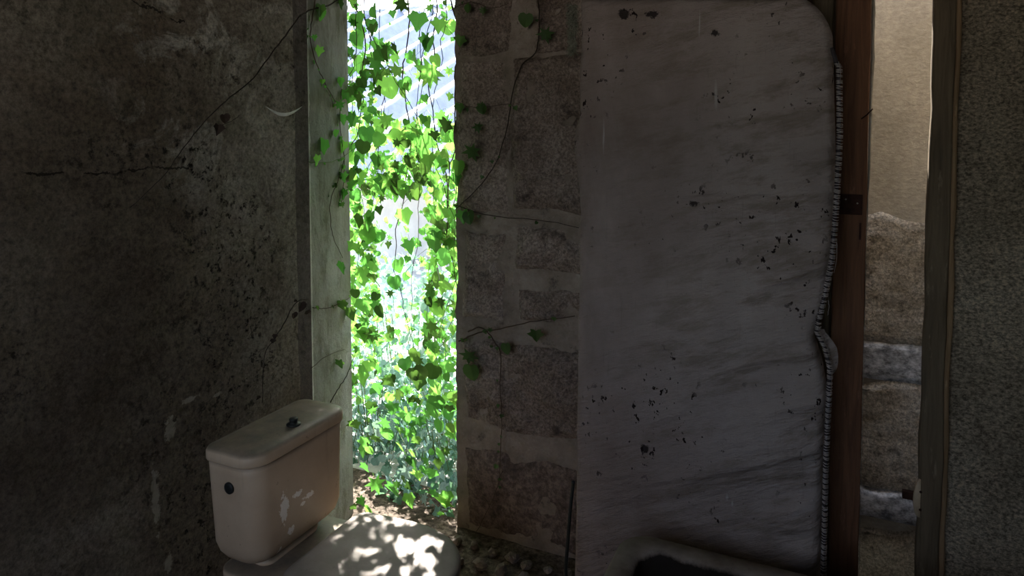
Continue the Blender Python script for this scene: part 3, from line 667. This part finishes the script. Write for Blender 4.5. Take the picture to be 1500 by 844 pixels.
# hand-placed large leaves seen in the photograph
for x, y, px, v in ((567, 127, 36, 2.45), (588, 207, 40, 2.42), (622, 212, 42, 2.38), (538, 198, 30, 2.4), (632, 110, 42, 2.42), (555, 68, 26, 2.5),
                    (522, 30, 26, 2.34), (519, 58, 18, 2.36), (614, 30, 28, 2.5), (644, 37, 22, 2.4), (577, 414, 24, 2.4), (540, 345, 30, 2.42), (600, 362, 26, 2.5),
                    (636, 262, 26, 2.38), (668, 262, 22, 2.33), (678, 318, 22, 2.30), (672, 245, 24, 2.32), (640, 350, 26, 2.4), (575, 20, 12, 2.6), (622, 145, 16, 2.4),
                    (533, 405, 30, 2.36), (541, 500, 22, 2.36), (640, 455, 30, 2.4), (634, 520, 26, 2.4), (553, 570, 22, 2.5), (534, 650, 22, 2.36), (655, 730, 26, 2.30), (620, 690, 20, 2.5), (645, 625, 24, 2.36)):
    p = on(x, y-px*.35, 1, v); sz = px/FPX*(p.length)*.78
    add_leaf(side_of(p), p, sz, [LM[2]] if px in (36, 24, 30) else ([LM[3]] if px == 42 and x > 630 else LM[:2]), jit=.3)
n = 0
while n < 520:
    x, y = R.uniform(498, 682), R.uniform(-20, 760); v = R.uniform(2.29, 2.72) if R.random() < .7 else R.uniform(2.05, 2.3)
    p = on(x, y, 1, v)
    if p.z < .03 or p.z > 2.34 or not in_open(p) or R.random() > dens(p): continue
    h_ = side_of(p)
    if len(h_.children) > 290: continue
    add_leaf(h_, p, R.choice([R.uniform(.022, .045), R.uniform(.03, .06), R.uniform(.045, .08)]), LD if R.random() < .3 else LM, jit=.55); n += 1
def leaf_cloud(name, pts, parent, mat, smin, smax, jit=.9):
    vs, fs = [], []
    for p in pts:
        h = R.choice(SH); m = leaf_matrix(Vector(p), R.uniform(smin, smax), jit=jit); pl = [(0, 0)]+h+[(0, 1)]+[(-a, b) for a, b in h[::-1]]
        b0_ = len(vs); vs.append(m @ Vector((0, .36, -.02))); k_ = len(pl)
        for (a, b) in pl: vs.append(m @ Vector((a, b, abs(a)*.15-.2*max(0, b-.35)**2)))
        fs += [(b0_, b0_+1+i, b0_+1+(i+1) % k_) for i in range(k_)]
    o = mesh(name, vs, fs, mat, parent, False); o['kind'] = 'stuff'; return o
for hh_, lab_ in ((iv, 'sunlit outer leaves of the left ivy'), (ivr, 'sunlit outer leaves of the right ivy')):
    pts = []
    while len(pts) < 750:                                       # the outer face of the curtain, sunlit
        x, y = R.uniform(495, 685), R.uniform(-20, 700); v = R.uniform(2.74, 3.25)
        p = on(x, y, 1, v); d = dens(on(x, y, 1, 2.4))
        if p.z < .05 or p.z > 2.6 or side_of(p) != hh_: continue
        if R.random() > (d*1.1 if y > 165 else d*.25): continue
        pts.append(p)
    leaf_cloud('outer_foliage', pts, hh_, M['leafx'], .016, .042)['label'] = lab_
pts = []
while len(pts) < 1700:                                          # unseen leaves added to break up the sunlight
    p = Vector((R.uniform(-2.9, -1.2), R.uniform(2.78, 3.9), R.uniform(2.0, 3.1)))
    x, y = proj(p)
    q_ = Vector((-.97, 1.5, .46)); l_ = (p-q_).dot(sd)  # sun path to the seat lid kept clear of leaves
    if y > -14 or fbm(p, 3.2, 3) < -.10 or (p-q_-sd*l_).length < .11: continue
    pts.append(p)
for _ in range(420):  # more unseen leaves added to keep sun off the tank lid
    t_ = R.uniform(-.5, .5); pts.append(Vector((-1.42, 1.5+t_*.5, .77))+sd*R.uniform(2.75, 3.1)+Vector((R.uniform(-.15, .15), 0, R.uniform(-.1, .1))))
leaf_cloud('sun_shaping_foliage', pts, iv, M['leafx'], .03, .06)['label'] = 'unseen leaves added above the opening to dapple the sun'
def vine(px, ax, val, r0, r1, mat, label, leaves=(), small=0, lm=LD, wob=.002, off=None, cat='ivy', name='ivy_vine', group=None):
    pts = smooth_path([on(x, y, ax, val if not callable(val) else val(x, y)) for x, y in px], 5, wob)
    e = empty(name, pts[0], label=label, cat=cat, group=group)
    vs, fs = tube_geo(pts, r0, r1, 6); mesh('stem', vs, fs, mat, e)
    fc = (0, -1, 0) if ax == 1 else (1, -.3, 0)
    for x, y, s_ in leaves:
        p = on(x, y-s_*.35, ax, (val if not callable(val) else val(x, y))+(-.02 if ax == 1 else .02)); add_leaf(e, p, s_/FPX*2.45, lm, face=fc, jit=.3)
    for i in range(small):
        p = R.choice(pts[2:])+Vector((R.uniform(-.012, .012), -.01, R.uniform(-.012, .012))); add_leaf(e, p, R.uniform(.008, .02), lm, face=fc, jit=.5)
    return e
SV = 2.325
vine([(686, 486), (705, 480), (722, 497), (734, 522), (732, 560), (735, 610), (733, 660), (731, 712)], 1, SV, .003, .0012, M['twig'], 'thin ivy shoot hanging down the stone wall with tiny leaves', [(688, 525, 24), (690, 545, 26)], 12)
vine([(672, 500), (700, 488), (741, 480), (786, 470), (842, 463)], 1, SV-.006, .0032, .0016, M['twig'], 'ivy runner crossing the stone wall to the mattress, three leaves', [(785, 492, 20), (741, 510, 17), (718, 484, 8)], 3)
vine([(787, -15), (790, 40), (784, 78), (764, 96), (750, 140), (742, 190), (726, 240), (700, 275), (668, 306)], 1, SV, .0028, .0016, M['twig_dry'], 'dark ivy stem running down from the top of the stone wall', [(771, 28, 20), (799, 52, 22), (705, 160, 14), (690, 225, 26)], 5)
vine([(668, 300), (700, 312), (735, 318), (790, 322), (848, 334)], 1, SV-.008, .0022, .0012, M['twig_dry'], 'thin dry ivy runner along the mortar joint of the stone wall', [(686, 318, 20)], 3)
vine([(736, 690), (722, 730), (706, 765), (690, 792)], 1, SV-.004, .0016, .0010, M['twig'], 'short bare shoot low on the stone wall', [], 2)
vine([(668, 150), (700, 158), (745, 152), (752, 160)], 1, SV-.005, .0014, .0009, M['twig'], 'tiny ivy tendril on the stone beside the opening', [(673, 158, 16), (700, 188, 16), (704, 158, 15)], 3)
vine([(660, 15), (690, 3), (720, 12), (745, 5)], 1, SV-.005, .0014, .0009, M['twig'], 'small ivy tendril at the top of the stone wall', [(686, 12, 12), (708, 16, 12), (675, 60, 18)], 2)
LWU = -1.675
vine([(440, 22), (418, 52), (393, 85), (365, 121), (330, 148), (300, 178), (262, 226), (236, 262), (190, 304)], 0, LWU, .0028, .0010, M['twig_dry'], 'long bare creeper slanting across the stained left wall', [], 0, LX)
vine([(352, 168), (338, 178), (318, 186)], 0, LWU, .001, .0008, M['twig_dry'], 'two dead round leaves stuck below the slanting creeper', [(328, 172, 11), (320, 188, 13)], 0, LX)
vine([(452, 438), (435, 442), (418, 470), (402, 498), (388, 520), (384, 590)], 0, LWU, .0022, .0010, M['twig_dry'], 'dead twig with shrivelled leaves beside the wall corner', [(441, 448, 13), (430, 462, 9), (450, 458, 9)], 4, LX)
def rv(x, y): # surface of the reveal as v for a pixel
    d = ray(x, y); a = .2817; t_ = (-1.7+1.93*a)/(d.x+a*d.y); return d.y*t_-.015
vine([(512, -12), (480, 8), (455, 14), (440, 24)], 1, rv, .0028, .0026, M['twig_dry'], 'ivy stem coming in over the top of the pale reveal', [(470, 14, 18), (500, 6, 18)], 1)
vine([(465, -15), (457, 30), (455, 62), (466, 100), (480, 128), (492, 150)], 1, rv, .0024, .0014, M['twig'], 'ivy shoot hanging down the upper part of the pale reveal', [(474, 22, 17), (469, 75, 15), (461, 55, 9)], 14, LM)
vine([(452, 238), (478, 238), (502, 230), (525, 212)], 1, rv, .0018, .0012, M['gstem'], 'thin green ivy shoot reaching across the pale reveal', [(476, 214, 24), (466, 234, 15)], 3, LM)
vine([(505, 232), (496, 262), (484, 295), (485, 330), (490, 352), (502, 378)], 1, rv, .0016, .0010, M['twig'], 'looping dry tendril in the middle of the pale reveal', [(502, 300, 10)], 5)
vine([(456, 540), (478, 522), (505, 512)], 1, rv, .0014, .0010, M['twig'], 'small shoot with one dark leaf low on the pale reveal', [(497, 534, 16)], 0)
vine([(458, 450), (474, 452), (500, 444), (520, 430)], 1, rv, .0018, .0012, M['twig'], 'ivy shoot with crowded leaves at mid height of the pale reveal', [(500, 448, 20), (512, 460, 24)], 6)
vine([(484, 590), (494, 572), (508, 550), (520, 520)], 1, rv, .0022, .0014, M['twig_dry'], 'bare twigs rising behind the right end of the tank', [], 2)
vine([(500, 130), (498, 180), (504, 240), (500, 300)], 1, rv, .0018, .0014, M['twig'], 'leafy ivy strand along the edge of the reveal', [(497, 155, 16), (503, 175, 18), (494, 195, 12), (505, 215, 20), (500, 120, 16), (506, 140, 22), (503, 260, 16), (506, 285, 18)], 16, LM)
# cobweb strand on the left wall
def webf(s, t_):
    x = 388+56*s; y = 155+13*math.sin(s*PI)+(t_-.5)*5*math.sin(s*PI); p = on(x, y, 0, -1.67+.012*math.sin(s*PI)); return p
o = relief('cobweb', webf, 16, 2, M['web']); tag(o, 'pale sagging cobweb near the corner of the left wall', 'cobweb')
# ------------------------------------------------------------------ rubble at the foot of the stone wall
def rock(c, s_, mat):
    bm = bmesh.new(); bmesh.ops.create_icosphere(bm, subdivisions=2, radius=1)
    sd_ = R.uniform(0, 50); sc_ = Vector((R.uniform(.8, 1.3), R.uniform(.8, 1.2), R.uniform(.55, .9)))*s_
    for v in bm.verts:
        k = 1+.35*noise.noise(v.co*1.6+Vector((sd_, 0, 0))); v.co = Vector((v.co.x*sc_.x*k, v.co.y*sc_.y*k, v.co.z*sc_.z*k))
    zmin = min(v.co.z for v in bm.verts); m = bpy.data.meshes.new('rubble')
    bmesh.ops.translate(bm, verts=bm.verts, vec=Vector((0, 0, -zmin-.002))); bm.to_mesh(m); bm.free(); m.materials.append(mat)
    o = bpy.data.objects.new('rubble', m); COL.objects.link(o); o.location = (c[0], c[1], 0); return o
cells = [(-1.28+.075*i, 2.26) for i in range(7)]+[(-1.22+.09*i, 2.16) for i in range(5)]
for i, (u, v) in enumerate(cells):
    o = rock((u+R.uniform(-.012, .012), v+R.uniform(-.015, .015)), R.uniform(.014, .026), M['debris'])
    tag(o, 'lump of fallen mortar on the floor at the foot of the stone wall', 'rubble', 'fallen mortar lumps at the foot of the stone wall')
# ------------------------------------------------------------------ outside
g = box('ground', (-14, 2.6, -.12), (-.75, 16, -.02), M['ground']); tag(g, 'pale dry ground outside the opening', kind=ST)
g = box('ground', (-14, -12, -.14), (14, 2.8, -.121), M['ground']); tag(g, 'pale dry ground around the building', kind=ST)
# shed with corrugated roof
A = at(470, 235, 8.0); B = at(740, 50, 11.5); rib = (B-A); across_px = at(470, 20, 12.0)-A
rib.normalize(); nrm = rib.cross(across_px).normalized(); acr = nrm.cross(rib).normalized()
if acr.dot(across_px) < 0: acr = -acr
if nrm.z < 0: nrm = -nrm
sh = empty('shed', (A.x, A.y, 0), label='white shed with corrugated metal roof beyond the ivy', cat='shed')
def hit(x, y):
    d = ray(x, y); o = Vector((0, 0, CAMH)); return o+d*((A-o).dot(nrm)/d.dot(nrm))
P1, P2 = hit(480, 24), hit(700, 6); rd_ = (P2-P1).normalized(); side = rd_.cross(Vector((0, 0, 1)))
if (A-P1).dot(side) < 0: side = -side
vs, fs = [], []; NA, NL = 500, 40
for j in range(NL+1):
    for i in range(NA+1):
        a = -3+13*i/NA; l = -4+15*j/NL
        vs.append(A+acr*a+rib*l+nrm*(.07*math.sin(a*2*PI/.42)))
for j in range(NL):
    for i in range(NA):
        f_ = (j*(NA+1)+i, j*(NA+1)+i+1, (j+1)*(NA+1)+i+1, (j+1)*(NA+1)+i)
        if all((vs[q]-P1).dot(side) > -.03 and vs[q].z > .9 and vs[q].y > 3.4 for q in f_): fs.append(f_)
ro = mesh('roof', vs, fs, M['roofing'], sh); ro['label'] = 'corrugated grey-white roof sheets'
so_ = ro.modifiers.new('thick', 'SOLIDIFY'); so_.thickness = .004
vs, fs = tube_geo([P1-rd_*2, P1, P2, P2+rd_*2], .06, .06, 8); mesh('ridge_cap', vs, fs, M['roofing'], sh)
wA, wB = A+acr*-.4+rib*-1.0, A+acr*-.4+rib*3.5
def swall(s, t_):
    p = wA.lerp(wB, s); top = p.z-.06; return Vector((p.x, p.y+.15, top*t_-.1*(1-t_)))
relief('wall', swall, 10, 10, M['outwall'], sh)
# second white wall closing the yard
yw = box('yard_wall', (-12, 9.4, -.05), (-1, 9.6, .75), M['yard'], None, .02); tag(yw, 'low beige yard wall far behind the weeds', 'wall')
# weeds and bushes
for i, (x, y, d, n_, rad, hh, lab) in enumerate([(535, 690, 3.45, 600, .27, .5, 'clump of pale weeds at the left foot of the opening'), (600, 610, 4.15, 900, .40, .85, 'tall grey-green weeds in the middle of the yard'),
        (668, 660, 3.5, 450, .24, .8, 'bluish weeds close to the stone wall edge'), (520, 540, 4.75, 500, .36, .8, 'hazy blue-green bush far behind the ivy'), (600, 735, 3.12, 900, .36, .3, 'low creeping weeds just outside the threshold')]):
    c = at(x, y, d); c.z = -.02; e = empty('weed_clump', c, label=lab, cat='weeds'); pts = []; vs, fs = [], []
    for k in range(n_):
        a = R.uniform(0, 2*PI); r_ = rad*math.sqrt(R.random()); z = hh*R.random()**.8
        p = c+Vector((math.cos(a)*r_, math.sin(a)*r_, z+.02))
        if p.y < 2.8: continue
        pts.append(p)
        if k % 25 == 0: tube_geo([Vector((c.x+(p.x-c.x)*.4, max(2.82, c.y+(p.y-c.y)*.4), 0)), p.lerp(c, .3)+Vector((0, 0, p.z*.25)), p], .003, .001, 4, vs, fs)
    if 'threshold' in lab:
        pts = [Vector((R.uniform(-2.25, -1.15), R.uniform(2.62, 3.35), R.random()**1.6*.24)) for _ in range(1300)]+[Vector((R.uniform(-1.80, -1.37), R.uniform(2.42, 2.62), R.random()**1.6*.12)) for _ in range(130)]
        for _ in range(160):
            p = Vector((R.uniform(-2.2, -1.2), R.uniform(2.62, 3.2), 0)); tube_geo([p, p+Vector((R.uniform(-.08, .08), R.uniform(-.08, .08), R.uniform(.06, .22))), p+Vector((R.uniform(-.2, .2), R.uniform(-.1, .1), R.uniform(.05, .3)))], .0018, .0008, 4, vs, fs)
    leaf_cloud('foliage', pts, e, M['weed'], .02, .05); o = mesh('stems', vs, fs, M['gstem'], e); o['kind'] = 'stuff'
